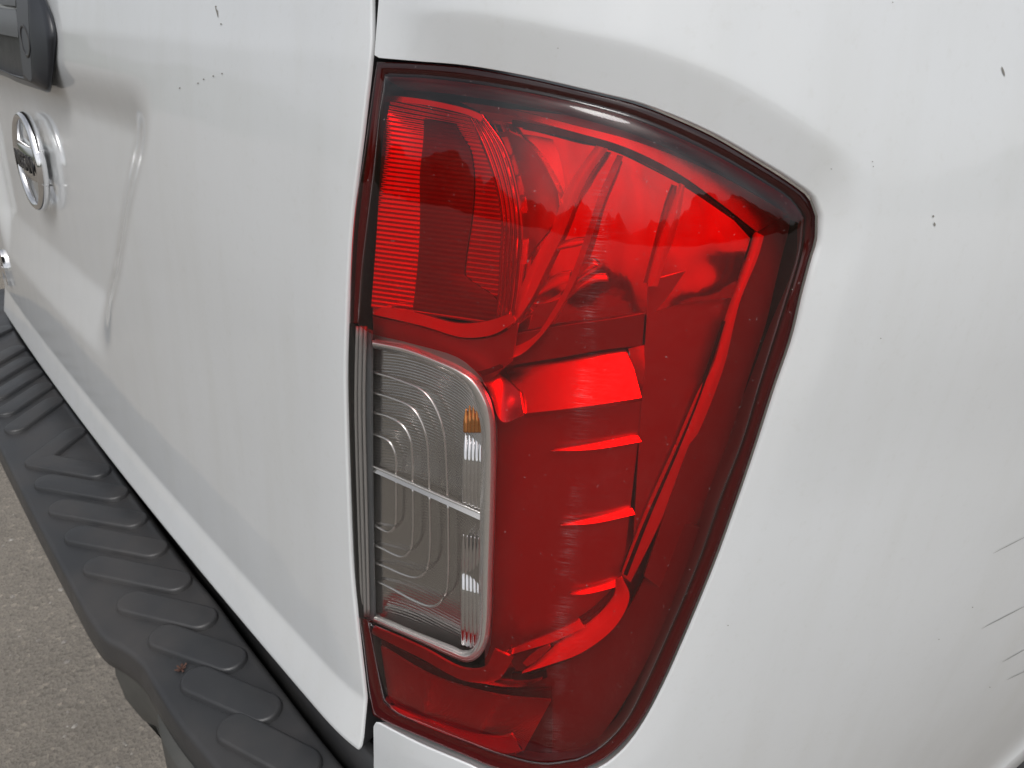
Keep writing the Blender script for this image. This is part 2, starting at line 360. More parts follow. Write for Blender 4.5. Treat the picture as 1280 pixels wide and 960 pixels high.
# outlines of the lamp, traced in five runs: inner side, top, outer side, bottom, inner side again
OUT = [[(437, 404), (440, 290), (446, 245), (454, 200), (462, 142), (467, 105), (471, 77)],
       [(471, 77), (520, 79), (580, 84), (655, 97), (750, 119), (800, 132), (880, 165), (945, 202), (992, 232), (1010, 247), (1019, 270)],
       [(1019, 270), (1018, 300), (1012, 320), (1000, 365), (987, 420), (965, 485), (942, 557), (920, 622), (892, 700), (852, 797), (826, 855), (802, 900), (780, 927), (758, 947), (730, 962)],
       [(730, 962), (680, 970), (615, 959), (587, 947), (528, 922), (490, 906), (466, 894)],
       [(466, 894), (460, 855), (455, 812), (452, 790), (449, 772)]]
INN = [[(447, 404), (451, 340), (457, 285), (467, 200), (471, 160), (475, 125), (481, 92)],
       [(481, 92), (542, 95), (655, 111), (750, 132), (807, 150), (895, 190), (960, 227), (990, 247), (1008, 270)],
       [(1008, 270), (1004, 312), (984, 380), (952, 482), (931, 552), (904, 622), (877, 700), (836, 797), (808, 858), (786, 900), (764, 926), (742, 943), (722, 952)],
       [(722, 952), (680, 957), (630, 946), (590, 931), (528, 906), (495, 892), (479, 878)],
       [(479, 878), (472, 845), (466, 812), (462, 790), (459, 774)]]
CLR = [[(447, 405), (462, 416), (505, 427)],
       [(505, 427), (570, 446), (590, 460), (605, 477), (616, 500)],
       [(616, 500), (621, 525), (620, 620), (617, 717), (616, 770), (613, 806)],
       [(613, 806), (607, 822), (596, 831), (579, 827), (528, 804)],
       [(528, 804), (467, 781), (459, 775)]]
NS = [26, 60, 60, 36, 16]
out_l, inn_l, clr_l = (joined(k, NS) for k in (OUT, INN, CLR))

# --- tail lamp: black housing tub that carries everything else of the lamp
def offset_in(c, k):
    ctr = np.array([690., 520.]); v = ctr-c; d = np.linalg.norm(v, axis=1)[:, None]; return c+v/d*k
P0, s0 = on_body(out_l, .0045); P1, s1 = on_body(out_l, .014)
n0 = normal_at(s0)
rows = [P0 - n0*k for k in (0, .012, .03, .060)]
ctr = rows[-1].mean(0)
rows += [rows[-1]*(1-k)+ctr*k for k in (.3, .7, .98)]
tub = np.array(rows)
lamp = link('tail_lamp', tub.reshape(-1, 3), grid_faces(tub.shape[0], tub.shape[1], 0, False, True), M['housing'], truck)
lamp['label'] = 'red and clear wraparound tail lamp'

def lamp_ring(name, curves, depths):
    P, s = on_body(np.array(curves), np.array(depths)[:, None]*np.ones((1, curves[0].shape[0])))
    return P, s
# --- red lens: flange, step and dome up to the clear window, with a return edge
def mix(a, b, t): return a*(1-t)+b*t
cv = [out_l, out_l, mix(out_l, inn_l, .12), mix(out_l, inn_l, .5), mix(out_l, inn_l, .85), inn_l, mix(inn_l, clr_l, .012), mix(inn_l, clr_l, .03)]
dp = [.0036, .0018, .0014, .0014, .0016, .0022, .0004, -.0010]
for t in np.linspace(.06, 1, 30): cv.append(mix(inn_l, clr_l, t)); dp.append(-.0014 - .0012*math.sin(math.pi*min(1, t*1.0)))
dp[-1] = -.0013
P, s = lamp_ring('red_lens', cv, dp)
grid('red_lens', P, M['red_lens'], lamp, np.stack([s, P[..., 2]], -1))
# --- clear lens: from the inner edge to the window outline
edge = resample([(437, 404), (434.5, 450), (434, 500), (437, 600), (441, 690), (444, 730), (449, 772)], 90)
win = resample(clr_l, 90, False)
ts = np.r_[0, 0, .03, .08, np.linspace(.12, 1, 24)]; dd = np.r_[.004, .001, .0002, .0006, np.full(24, -.0013)]
P, s = on_body(np.array([mix(edge, win, t) for t in ts]), dd[:, None]*np.ones((1, 90)))
grid('clear_lens', P, M['clear_lens'], lamp, np.stack([s, P[..., 2]], -1))
# --- flange backing under the lens rim
k1 = [out_l, mix(out_l, inn_l, .1), mix(out_l, inn_l, .6), inn_l, offset_in(inn_l, 4)]
P, s = on_body(np.array(k1), np.array([.0044, .0052, .0055, .0062, .012])[:, None]*np.ones((1, len(out_l))))
grid('flange', P, M['flange'], lamp)
# --- side wall inside the lens rim, falling back to the reflector
wall0 = joined(INN[1:4], [60, 60, 36])
P, s = on_body(np.array([offset_in(wall0, 4), offset_in(wall0, 10), offset_in(wall0, 22)]), np.array([.004, .014, .026])[:, None]*np.ones((1, len(wall0))))
grid('inner_wall', P, M['wall'], lamp)

# --- reflector shells
def lp(name, A, B, dA, dB, mk, **k): return strip(name, A, B, dA, dB, M[mk], lamp, **k)
def lt(name, A, B, dB, tilt, mk, **k): return strip(name, A, B, 0, dB, M[mk], lamp, tilt=tilt, **k)
lp('base_panel', [(600, 132), (740, 150), (860, 190), (960, 250), (985, 275)], [(620, 930), (680, 935), (750, 915), (800, 850), (850, 740)], .044, .036, 'satin', n=40, m_=30)
lp('outer_panel', [(950, 262), (935, 345), (905, 440), (860, 560), (805, 720)], [(992, 275), (975, 350), (938, 470), (900, 580), (838, 745)], .020, .024, 'outpanel', n=40, m_=6)
lp('lower_panel', [(640, 842), (680, 836), (730, 815), (775, 775), (810, 715), (838, 650)], [(650, 945), (690, 950), (735, 935), (785, 870), (835, 770), (880, 660)], .0245, .020, 'lowpanel', n=40, m_=10)
lp('upper_reflector', [(615, 150), (680, 160), (735, 178), (785, 192), (850, 229), (905, 264), (938, 298)], [(635, 425), (680, 424), (720, 418), (760, 408), (803, 395), (850, 380), (915, 372)], [.033, .033, .028, .019], [.0245, .0245, .0225, .0185], 'mirror', n=60, m_=40,
   waves=lambda t, u: .00014*np.sin(9*u+5*t)*np.sin(7*t)+.00008*np.sin(23*u-9*t))
lp('dark_arc_panel', [(622, 165), (650, 168), (675, 192), (698, 228), (706, 262)], [(640, 300), (648, 330), (655, 330), (668, 310), (690, 285)], .031, .026, 'satin', n=24, m_=10)
lp('arc_fin', [(634, 163), (655, 172), (680, 197), (700, 232), (707, 250)], [(637, 166), (655, 175), (677, 201), (696, 236), (703, 256)], .028, .020, 'white_insert', n=24, m_=4)
lt('triangle_facet', [(652, 168), (690, 174), (732, 185)], [(655, 172), (685, 205), (706, 246)], .030, 17, 'bright', n=20, m_=8)
lp('side_panel_facet', [(811, 352), (860, 338), (932, 325)], [(790, 700), (796, 695), (800, 690)], .0225, .0225, 'satin', n=20, m_=24)
lp('centre_panel', [(608, 522), (655, 516), (720, 508), (804, 496)], [(606, 838), (660, 830), (720, 800), (778, 720)], .024, .024, 'satin', n=20, m_=24)
lp('cross_panel', [(645, 418), (700, 408), (760, 400), (806, 392)], [(628, 458), (700, 447), (750, 438), (803, 432)], .020, .0235, 'dullpanel', n=24, m_=6)
# bright block and the shelf ribs
lt('block_reflector', [(629, 456), (700, 446), (785, 435)], [(655, 517), (725, 509), (802, 497)], .013, 33, 'bright', n=24, m_=8)
lp('block_side', [(785, 436), (797, 433), (806, 431)], [(802, 495), (804, 480), (806, 470)], .024, .020, 'bright', n=8, m_=4)
lp('block_lip', [(655, 517), (725, 509), (802, 497)], [(656, 522), (725, 514), (803, 501)], .013, .018, 'satin', n=20, m_=3)
lt('curved_facet', [(596, 464), (612, 464), (628, 470), (650, 490)], [(616, 500), (622, 520), (630, 528), (655, 519)], .0115, 27, 'bright', n=24, m_=8, bulge=.0008)
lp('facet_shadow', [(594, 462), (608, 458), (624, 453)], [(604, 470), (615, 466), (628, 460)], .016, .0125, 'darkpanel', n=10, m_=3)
for a, b in (([(688, 563), (740, 555), (797, 544)], [(690, 564), (742, 562), (802, 552)]),
             ([(700, 656), (740, 648), (790, 635)], [(702, 657), (745, 654), (794, 643)]),
             ([(712, 742), (740, 735), (773, 725)], [(716, 744), (742, 741), (776, 732)])):
    lt('shelf_rib', a, b, .0200, 31, 'bright', n=18, m_=4)
# diagonal ribs of the upper reflector
lt('diagonal_rib', [(745, 182), (722, 213), (704, 244), (690, 285), (662, 335), (643, 382), (640, 408)], [(760, 186), (735, 222), (716, 262), (705, 290), (680, 342), (662, 378), (645, 402)], .020, 12, 'white_insert', n=40, m_=9, bulge=.0012)
lp('diagonal_rib', [(772, 194), (750, 240), (735, 285), (713, 346), (690, 390), (668, 420), (640, 434), (600, 434), (545, 420), (494, 404)], [(779, 196), (756, 250), (741, 292), (719, 350), (696, 393), (672, 425), (645, 446), (596, 447), (540, 430), (492, 410)], .021, .015, 'white_insert', n=60, m_=5)
lt('diagonal_rib', [(851, 229), (840, 260), (828, 292), (818, 325), (809, 358)], [(856, 232), (850, 270), (842, 300), (832, 326), (822, 358)], .018, 12, 'white_insert', n=24, m_=9, bulge=.0008)
# curled facets between the ribs
for A_, B_ in (([(672, 366), (684, 350), (698, 342), (713, 340)], [(675, 370), (692, 360), (704, 355), (710, 353)]),
               ([(668, 384), (685, 376), (700, 367), (703, 363)], [(667, 378), (684, 380), (694, 377), (699, 375)]),
               ([(718, 345), (730, 330), (740, 324), (748, 330)], [(722, 350), (735, 340), (743, 335), (747, 333)]),
               ([(705, 374), (722, 354), (740, 343), (757, 343)], [(704, 380), (725, 362), (745, 353), (761, 352)]),
               ([(693, 305), (705, 302), (718, 299), (731, 298)], [(695, 314), (706, 311), (718, 309), (729, 306)])):
    lt('curled_facet', A_, B_, .0215, 25, 'bright', n=18, m_=5, bulge=.0006)
# the long chrome band: along the top, down the outer side, hooked at the bottom
lt('top_band', [(574, 127), (640, 137), (720, 157), (795, 177), (895, 217), (950, 247), (986, 268)], [(596, 138), (645, 146), (722, 166), (782, 184), (845, 215), (895, 250), (946, 290)], .018, 14, 'bright', n=50, m_=6)
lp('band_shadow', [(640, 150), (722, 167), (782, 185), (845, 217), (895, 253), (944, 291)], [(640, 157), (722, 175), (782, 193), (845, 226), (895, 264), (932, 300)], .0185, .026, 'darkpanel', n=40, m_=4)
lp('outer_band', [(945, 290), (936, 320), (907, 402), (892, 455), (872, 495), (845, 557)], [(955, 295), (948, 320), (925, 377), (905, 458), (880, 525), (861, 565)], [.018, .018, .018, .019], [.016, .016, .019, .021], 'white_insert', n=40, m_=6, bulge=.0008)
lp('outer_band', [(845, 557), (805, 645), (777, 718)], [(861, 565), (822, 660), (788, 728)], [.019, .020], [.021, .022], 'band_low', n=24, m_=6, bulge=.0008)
lp('band_edge', [(905, 402), (872, 494), (844, 557), (804, 645), (776, 716)], [(907, 402), (876, 494), (850, 559), (812, 648), (784, 720)], .0225, .016, 'housing', n=40, m_=4)
lp('hook_band', [(770, 726), (768, 745), (752, 766), (728, 786), (696, 806), (658, 837)], [(778, 722), (787, 745), (770, 782), (727, 816), (690, 830), (652, 842)], .017, .012, 'white_insert', n=40, m_=7, bulge=.001)
lt('hook_upper', [(636, 812), (652, 806), (691, 791), (724, 775)], [(640, 818), (660, 812), (690, 803), (732, 784)], .0115, 28, 'bright', n=24, m_=5)
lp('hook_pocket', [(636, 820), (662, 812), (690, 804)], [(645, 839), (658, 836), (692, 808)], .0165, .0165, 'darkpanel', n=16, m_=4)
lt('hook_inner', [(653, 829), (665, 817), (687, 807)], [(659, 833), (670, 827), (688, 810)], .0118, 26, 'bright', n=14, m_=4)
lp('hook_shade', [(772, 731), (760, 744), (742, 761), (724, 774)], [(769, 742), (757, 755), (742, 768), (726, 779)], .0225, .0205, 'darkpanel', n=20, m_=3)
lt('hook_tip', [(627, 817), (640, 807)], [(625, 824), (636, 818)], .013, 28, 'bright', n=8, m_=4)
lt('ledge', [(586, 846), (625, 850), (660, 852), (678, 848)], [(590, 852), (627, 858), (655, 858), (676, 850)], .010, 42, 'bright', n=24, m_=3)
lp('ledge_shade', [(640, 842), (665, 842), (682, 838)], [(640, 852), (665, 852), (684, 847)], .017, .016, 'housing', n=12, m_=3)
# --- stop light bowl with moulded flutes, stepped rings and an added dark sheet standing for the bowl's dark reflection
bl = resample([(484, 122), (480, 160), (475, 220), (471, 290), (467, 345), (464, 384)], 300)
br = resample([(592, 146), (612, 178), (630, 225), (641, 275), (643, 310), (639, 360), (630, 408)], 300)
C = 30; tt = np.linspace(0, 1, C)[None, :]; vv = np.linspace(0, 1, 300)[:, None]
def bowl_depth(t, v, amp=.00015): return .013+.012*t+.006*np.sin(np.pi*t) - .006*(v-.5) + amp*np.sin(v*2*np.pi*46)
px = bl[:, None]*(1-tt[..., None])+br[:, None]*tt[..., None]
P, s = on_body(px, bowl_depth(tt, vv))
grid('fluted_bowl', P, M['mirror'], lamp)
a0, a1 = (.42, .84); uu = np.linspace(0, 1, 16)[None, :]; va = np.linspace(.07, .985, 280)[:, None]
tl = .31+.09*(1-sstep(.0, .4, va)); tr = .78-.13*sstep(.15, .75, va)+.27*sstep(.78, .90, va)-.06*(1-sstep(.08, .2, va)); tb = tl*(1-uu)+tr*uu
bl2 = np.stack([np.interp(va, vv[:, 0], bl[:, k]) for k in (0, 1)], -1); br2 = np.stack([np.interp(va, vv[:, 0], br[:, k]) for k in (0, 1)], -1)
P, s = on_body(bl2*(1-tb[..., None])+br2*tb[..., None], bowl_depth(tb, va, .00012)-.0009-.0022*np.sin(np.pi*uu))
slab('bowl_dark_reflection', P, normal_at(s), .0004, M['bowl_dark'], lamp)
for k in range(5):
    a = k/5.0; b = (k+.82)/5.0
    c0 = [(586, 146), (602, 182), (619, 232), (626, 275), (624, 320), (622, 365), (617, 404)]
    c1 = [(604, 143), (632, 184), (648, 238), (653, 290), (651, 330), (647, 370), (641, 405)]
    A = np.array(c0)*(1-a)+np.array(c1)*a; B = np.array(c0)*(1-b)+np.array(c1)*b
    lp('stepped_ring', A, B, .0225-.0022*k, .0205-.0022*k, 'mirror', n=40, m_=6, bulge=.0012)
lt('bowl_ledge', [(466, 382), (517, 390), (572, 404), (605, 402), (640, 392)], [(466, 393), (530, 408), (580, 422), (617, 418), (645, 402)], .010, 28, 'bright', n=36, m_=6)
lt('bowl_rim', [(478, 119), (495, 120), (540, 126), (590, 138), (605, 145)], [(477, 128), (495, 127), (540, 133), (588, 145), (601, 152)], .012, 16, 'bright', n=24, m_=4)
lp('under_ledge', [(466, 395), (530, 410), (580, 424), (620, 420), (648, 404)], [(467, 424), (510, 432), (556, 449), (582, 461), (604, 478), (640, 452)], .013, .0155, 'satin', n=40, m_=6)
for q in ([(626, 172), (633, 171), (640, 192), (633, 196)], [(633, 197), (641, 194), (648, 218), (640, 220)], [(641, 222), (649, 220), (655, 243), (647, 244)], [(648, 248), (656, 246), (659, 266), (651, 267)], [(652, 300), (660, 299), (658, 330), (650, 331)]):
    lp('light_guide_segment', [q[0], q[1]], [q[3], q[2]], .022, .017, 'white_insert', n=6, m_=5, bulge=.001, smooth=False)
# --- reversing light: silver bezel, moulded optic with rounded ridges, cross bar and chrome flutes
BO = [(465, 425), (505, 432), (552, 450), (576, 461), (594, 474), (608, 495), (616, 520), (618, 560), (617, 640), (614, 720), (612, 780), (608, 806), (598, 822), (584, 828), (566, 822), (525, 803), (466, 777)]
BI = [(466, 435), (505, 445), (548, 461), (569, 472), (583, 485), (593, 504), (600, 528), (602, 562), (600, 640), (599, 720), (598, 780), (596, 800), (590, 812), (580, 816), (562, 809), (524, 794), (468, 770)]
strip('bezel', BO, BI, .0070, .0085, M['bezel'], lamp, n=120, m_=9, th=.002, bulge=.0030)
lp('optic_plate', [(464, 436), (505, 440), (550, 455), (585, 478), (606, 520)], [(468, 776), (510, 792), (562, 812), (590, 818), (602, 800)], .013, .013, 'optic', n=26, m_=560, waves=lambda t, u: .005*np.sin(np.pi*u)+.00012*np.sin(2*np.pi*(96*t+1.2*np.sin(5*u)*t))*(1-.5*sstep(.45, .6, t)))
def ridge(pts, r=.00088): px_tube('optic_ridge', pts, .0118, r, M['ridge'], lamp, n=36, sides=6)
for up, dn in (([(465, 542), (476, 546), (487, 553), (494, 568), (495, 596)], [(495, 601), (495, 640), (494, 656), (486, 665), (467, 656)]),
               ([(465, 515), (485, 521), (502, 531), (513, 550), (516, 605)], [(516, 611), (516, 665), (514, 684), (504, 696), (468, 681)]),
               ([(465, 490), (492, 499), (516, 511), (532, 543), (537, 614)], [(537, 620), (537, 690), (534, 710), (522, 722), (468, 703)]),
               ([(466, 465), (500, 476), (531, 491), (552, 530), (560, 622)], [(560, 630), (560, 715), (557, 742), (542, 758), (472, 727)])):
    ridge(up); ridge(dn)
lp('cross_bar', [(464, 582), (520, 607), (604, 643)], [(464, 589), (520, 614), (604, 652)], .0115, .0098, 'ridge', n=24, m_=4)
px_tube('cross_bar_edge', [(464, 582), (520, 607), (604, 643)], .0100, .0007, M['bezel'], lamp, n=24, sides=6)
for k in range(5):
    x = 582.5+4.7*k; top = 514-9*math.sin(math.pi*(k+.6)/5.2)
    px_tube('amber_flute', [(x, top), (x, 528), (x, 540)], [.0165, .0150, .0138], [.0003, .0016, .0017], M['amber'], lamp, n=16, sides=12)
    px_tube('chrome_flute', [(x, 537), (x-.5, 565), (x-1, 600), (x-1.5, 628+k*2)], [.0182, .0150, .0122, .0112, .0112, .0125], [.0004, .0017, .0018, .0018, .0018], M['chrome'], lamp, n=30, sides=14)
    px_tube('chrome_flute', [(x-3, 668+k), (x-3.2, 740), (x-3.2+.4*k, 806+1.5*k)], [.0125, .0150, .0178, .0130, .0118, .0112, .0125], [.0003, .0017, .0018, .0018, .0018, .0018], M['chrome'], lamp, n=40, sides=14)
# dark strips that show through the clear inner edge, and the red piping under the window
strip('edge_backing', [(436, 405), (434, 500), (437, 640), (449, 771)], [(464, 414), (464, 500), (465, 640), (468, 776)], .0085, .0085, M['plastic_grey'], lamp, n=30, m_=4)
for x0, x1, r in ((441, 449, .0012), (447, 453, .0011), (452, 457, .0013), (457, 461, .0010)):
    px_tube('edge_rib', [(x0, 408), (x0-2, 500), (x0+1, 640), (x1, 770)], .0068, r, M['edge_rib'], lamp, n=30, sides=8)
lp('window_edge', [(467, 783), (528, 810), (580, 836), (606, 834), (618, 812)], [(464, 792), (526, 823), (584, 852), (622, 850), (642, 822)], .004, .011, 'satin', n=40, m_=4)
# --- retro reflector block low down
lp('retro_reflector', [(476, 808), (542, 846), (621, 869), (689, 876)], [(488, 886), (528, 906), (590, 934), (638, 944), (655, 938)], .0095, .0095, 'retro', n=40, m_=20, waves=lambda t, u: .0065*np.abs(np.sin(u*np.pi*2.6+.9*t+.3))**.7*np.sin(np.pi*t)**.6)
lp('retro_edge', [(487, 880), (528, 898), (575, 914), (625, 922), (640, 918)], [(489, 886), (528, 906), (580, 926), (632, 942), (652, 938)], .0055, .0035, 'bright', n=30, m_=3)
lp('lower_inner_panel', [(470, 796), (540, 834), (620, 862), (690, 862)], [(484, 890), (530, 912), (600, 942), (690, 950)], .0195, .0195, 'darkpanel', n=30, m_=8)

# ------------------------------------------------------------------ side panel (bed side) around the lamp
TOPZ = 1.2395
po = [np.array(k, float) for k in OUT]
hole = joined([[(468, 69), (474, 72.5)], [(474, 72.5)]+[(x+1, y-2.5) for x, y in OUT[1][1:-2]]+[(1012, 245.5), (1021.5, 270)],
               [(1021.5, 270)]+[(x+2.5, y+1) for x, y in OUT[2][1:-3]]+[(783, 931), (760, 952), (732, 968)],
               [(732, 968), (680, 977), (612, 966), (585, 954), (526, 929), (489, 911), (474, 903)], [(474, 903), (470, 902.5), (467, 908)]], [4, 70, 80, 44, 4])
H = sz(hole)
nH = [3, 69, 79, 43, 3]
# outer frame in (s, z), matched run by run; the wheel arch bites the far lower corner
arch_c = (1.10, .277); ar = .432
arch = [(arch_c[0]-ar*math.cos(a), arch_c[1]+ar*math.sin(a)) for a in np.radians([72, 62, 52, 42, 32, 22, 12])]
s_top = float(H[0, 0]); s_bot = float(H[-1, 0])
frame = joined([[(s_top, TOPZ), (s_top+.003, TOPZ)], [(s_top+.003, TOPZ), (.35, TOPZ), (.98, TOPZ)],
                [(.966, TOPZ), (.966, .82)]+arch+[(.60, .36), (.30, .36)],
                [(.30, .36), (s_bot+.004, .36)], [(s_bot+.004, .36), (s_bot, .36)]], [4, 70, 80, 44, 4], False)
lampS = sz(resample(out_l[24:-14], 90, False)); A0 = lampS[:-1]; AB = np.diff(lampS, axis=0)[None]; AL = (AB**2).sum(-1)
def lamp_dist(S, Z):
    q = np.stack([S.ravel(), Z.ravel()], -1); out = np.empty(len(q))
    for i in range(0, len(q), 4000):
        d = q[i:i+4000, None]-A0[None]; t = np.clip((d*AB).sum(-1)/AL, 0, 1)
        out[i:i+4000] = np.sqrt(((d-t[..., None]*AB)**2).sum(-1)).min(1)
    return out.reshape(S.shape)
def bevel(d, h=.0060, w_=.022, k=.0012): return h/w_*(d-k*np.logaddexp(0, (d-w_)/k))          # soft-cornered bevel rising away from the lamp
tq = np.r_[np.linspace(0, .12, 26)[:-1], np.linspace(.12, .45, 34)[:-1], np.linspace(.45, 1, 26)]
Sg = H[None, :, 0]*(1-tq[:, None])+frame[None, :, 0]*tq[:, None]
Zg = H[None, :, 1]*(1-tq[:, None])+frame[None, :, 1]*tq[:, None]
D = lamp_dist(Sg, Zg)
feat = bevel(D)*sstep(s_top+.002, s_top+.055, Sg)*(.25+.75*sstep(.97, 1.13, Zg))
dar = np.hypot(Sg-arch_c[0], Zg-arch_c[1])-ar
feat = feat + .010*np.exp(-np.clip(dar, 0, None)/.016)

rim = np.array([[-.020, .012], [-.006, .0050], [-.0018, .0016]])              # rolled edge into the seam: (offset, growth away from the lamp)
rows = []
hd = np.gradient(H, axis=0); hn = np.stack([-hd[:, 1], hd[:, 0]], -1); hn /= np.linalg.norm(hn, axis=1)[:, None]
for off, gr in rim: rows.append(SP(H[:, 0]+hn[:, 0]*gr, H[:, 1]+hn[:, 1]*gr, off + feat[0]))
panel = np.concatenate([np.array(rows), SP(Sg, Zg, feat)])
# top edge turns inwards
last = panel[-1]; lastn = normal_at(Sg[-1]); panel = np.concatenate([panel, (last-lastn*.006+np.array([0, 0, .0]))[None], (last-lastn*.05)[None]])
side = grid('side_panel', panel, M['paint'], truck)
# rail cap along the top of the bed side
sr = np.linspace(s_top+.02, .97, 120); prof = [(-.004, 0.0), (.0015, .001), (.003, .006), (.002, .014), (-.006, .020), (-.05, .022)]
P = np.array([SP(sr, TOPZ+.0015+dz+0*sr, o-.0056) for o, dz in prof]); grid('bed_rail_cap', P, M['plastic'], truck)
# wheel arch liner: dark inside of the arch
full = np.array(arch+[(1.02, .05), (1.25, .0), (1.45, .1), (1.5, .4), (1.4, .62), (1.15, .74)]); full = resample(np.vstack([full, full[:1]]), 60, False)
mid = full.mean(0)
P = np.array([SP(q[:, 0], q[:, 1], o) for q, o in ((full, -.008), (full, -.06), (full*.5+mid*.5, -.075), (full*.03+mid*.97, -.075))])
grid('wheel_arch_liner', P, M['seam'], truck)
# black body flange behind the seams
zz = np.linspace(.60, 1.26, 40)
P = np.array([SP(np.interp(zz, [.742, .78, 1.07, 1.2, 1.26], [.0, .0, .0, .015, .02])+ds, zz, o) for ds, o in ((-.05, -.028), (-.02, -.028), (.004, -.028), (.006, -.10))])
grid('body_flange', P, M['seam'], truck)

# ------------------------------------------------------------------ tailgate
seam_px = [(463, 0), (464, 40), (464, 62), (461, 90), (450, 185), (443, 240), (438, 290), (434.5, 350), (432.5, 404), (431, 470), (432, 520), (434.5, 600), (439.5, 717), (447, 790), (455, 860), (460.5, 915)]
SE = sz(resample(seam_px, 60))
o_ = np.argsort(SE[:, 1]); SE = SE[o_]
LIPZ = .742
def seam_s(z): return np.interp(z, SE[:, 1], SE[:, 0]) + np.clip(z-SE[-1, 1], 0, None)*.1
def softmin(a, b, k): 
    h = np.clip(.5+.5*(b-a)/k, 0, 1); return b*(1-h)+a*h-k*h*(1-h)
def tg_feat(s, z):
    lip = np.clip(.786-z, 0, None); lip = .22*(np.sqrt(lip*lip+.0016**2)-.0016)
    sp_ = lambda x, k: k*np.log1p(np.exp(np.clip(x/k, -40, 40)))
    rb = sp_((z-.873)/.071, .035); rb = 1-sp_(1-rb, .035)                     # ledge with soft corners
    rt = sstep(0, 1, (1.178-z)/.055)
    sr_ = np.interp(z, [.80, .875, .945, .993, 1.057, 1.125, 1.18], [-.53, -.492, -.458, -.412, -.362, -.306, -.270])
    rr = sstep(0, 1, (sr_+.03-s)/.075); rl = sstep(0, 1, (s+1.02)/.05)
    mm = np.clip(rb, 0, 1)*rt*rr*rl
    h = .0145
    top = -.03*np.clip(z-1.203, 0, None)
    return lip - h*mm + top + .00012*np.exp(-((z-1.203)/.006)**2)
zt = np.r_[np.linspace(LIPZ, .80, 24)[:-1], np.linspace(.80, 1.22, 120)[:-1], np.linspace(1.22, 1.33, 14)]
u = np.r_[np.linspace(0, .6, 120)[:-1], np.linspace(.6, .985, 110)[:-1], np.linspace(.985, .9984, 8)[:-1], np.linspace(.9984, 1, 8)]
s_far = -1.13
Zt = zt[:, None]*np.ones((1, len(u))); St = s_far+(seam_s(zt)[:, None]-s_far)*u[None]
rc = .005; dzc = np.clip(rc-(zt-LIPZ), 0, rc); ins_c = rc-np.sqrt(np.clip(rc*rc-dzc*dzc, 0, None))
St = s_far+(seam_s(zt)[:, None]-ins_c[:, None]*.8-s_far)*u[None]
Ft = tg_feat(St, Zt)
# rounded edges: near seam, bottom lip, far end
es = np.clip((St[:, -1:]-St)/.0016, 0, 1); eb = np.clip((Zt-LIPZ)/.0018, 0, 1); ef = np.clip((St-s_far)/.02, 0, 1)
rnd = lambda e, r: -r*(1-np.sqrt(np.clip(1-(1-e)**2, 0, 1)))
Ft = Ft+rnd(es, .0014)+rnd(eb, .0016)+rnd(ef, .015)
Pt = SP(St, Zt, Ft)
nb = normal_at(St[0]); bot = Pt[0]-nb*.03+np.array([0, 0, .001]); Pt = np.concatenate([bot[None], Pt])
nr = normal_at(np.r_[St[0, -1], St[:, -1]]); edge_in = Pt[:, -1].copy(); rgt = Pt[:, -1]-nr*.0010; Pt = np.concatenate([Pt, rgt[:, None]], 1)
lft = Pt[:, 0]+np.array([.0, .06, 0]); Pt = np.concatenate([lft[:, None], Pt], 1)
grid('tailgate', Pt, M['paint'], truck)
gap_shade = np.stack([edge_in-nr*k for k in (.0010, .006, .024)], 1); grid('tailgate_gap_shade', gap_shade, M['seam'], truck)  # black strip added for the shade inside the seam gap

# --- tailgate handle
def patch(name, pts_sz, offs, material, parent, n=40):
    """loft of closed (s, z) outlines, each at its own height over the skin, closed by a cap"""
    rows = []
    for loop, off in zip(pts_sz, offs):
        q = resample(np.array(list(loop)+[loop[0]]), n+1, False)[:-1]; rows.append(SP(q[:, 0], q[:, 1], off))
    rows.append(rows[-1].mean(0)[None]*.97+rows[-1]*.03)
    P = np.array(rows)
    return link(name, P.reshape(-1, 3), grid_faces(P.shape[0], n, 0, False, True)+[list(range((P.shape[0]-1)*n, P.shape[0]*n))], material, parent)
def inset(loop, k):
    a = np.array(loop, float); c = a.mean(0); v = a-c; sc = np.maximum(np.abs(v).max(0)-k, 1e-4)/np.abs(v).max(0); return [tuple(x) for x in c+v*sc]
HC = [[(40, -60), (50, -20), (58, 0), (66, 20), (71, 45), (70, 62), (66, 100), (62, 116), (55, 114), (20, 102), (10, 97), (-30, 84)],
      [(30, -60), (42, -20), (48, 0), (54, 28), (58, 55), (59, 85), (57, 109), (50, 109), (20, 98.5), (9, 94), (-30, 81.5)],
      [(22, -60), (32, -20), (36, 0), (37, 20), (38, 45), (40, 80), (40, 103), (36, 102), (18, 96), (7, 91), (-30, 79)],
      [(8, -60), (16, -20), (20, 0), (21, 28), (24, 48), (26, 72), (29, 97), (27, 96), (14, 92.5), (5, 88.5), (-30, 77)]]
HC = [resample(c, 60) for c in HC]
seq = [(HC[0], .003), (HC[0], -.0008), (mix(HC[0], HC[1], .35), -.0045), (HC[1], -.0070), (mix(HC[1], HC[2], .85), -.0112), (HC[2], -.0120), (HC[3], -.0120), (HC[3], -.001)]
P = np.array([on_body(c, d)[0] for c, d in seq])
handle = grid('tailgate_handle', P, M['plastic_smooth'], truck)
def hs_(name, A, B, dA, dB, mk, **k): return strip(name, A, B, dA, dB, M[mk], handle, **k)
hs_('handle_pad', HC[3][:42], HC[2][:42]*.9+HC[3][:42]*.1, -.0122, -.0122, 'plastic_pad', n=40, m_=4, smooth=False)
hs_('handle_pocket', [(-29, 33), (0, 40), (28, 46)], [(-29, 83), (5, 93), (31, 101)], -.001, -.001, 'plastic', n=14, m_=6)
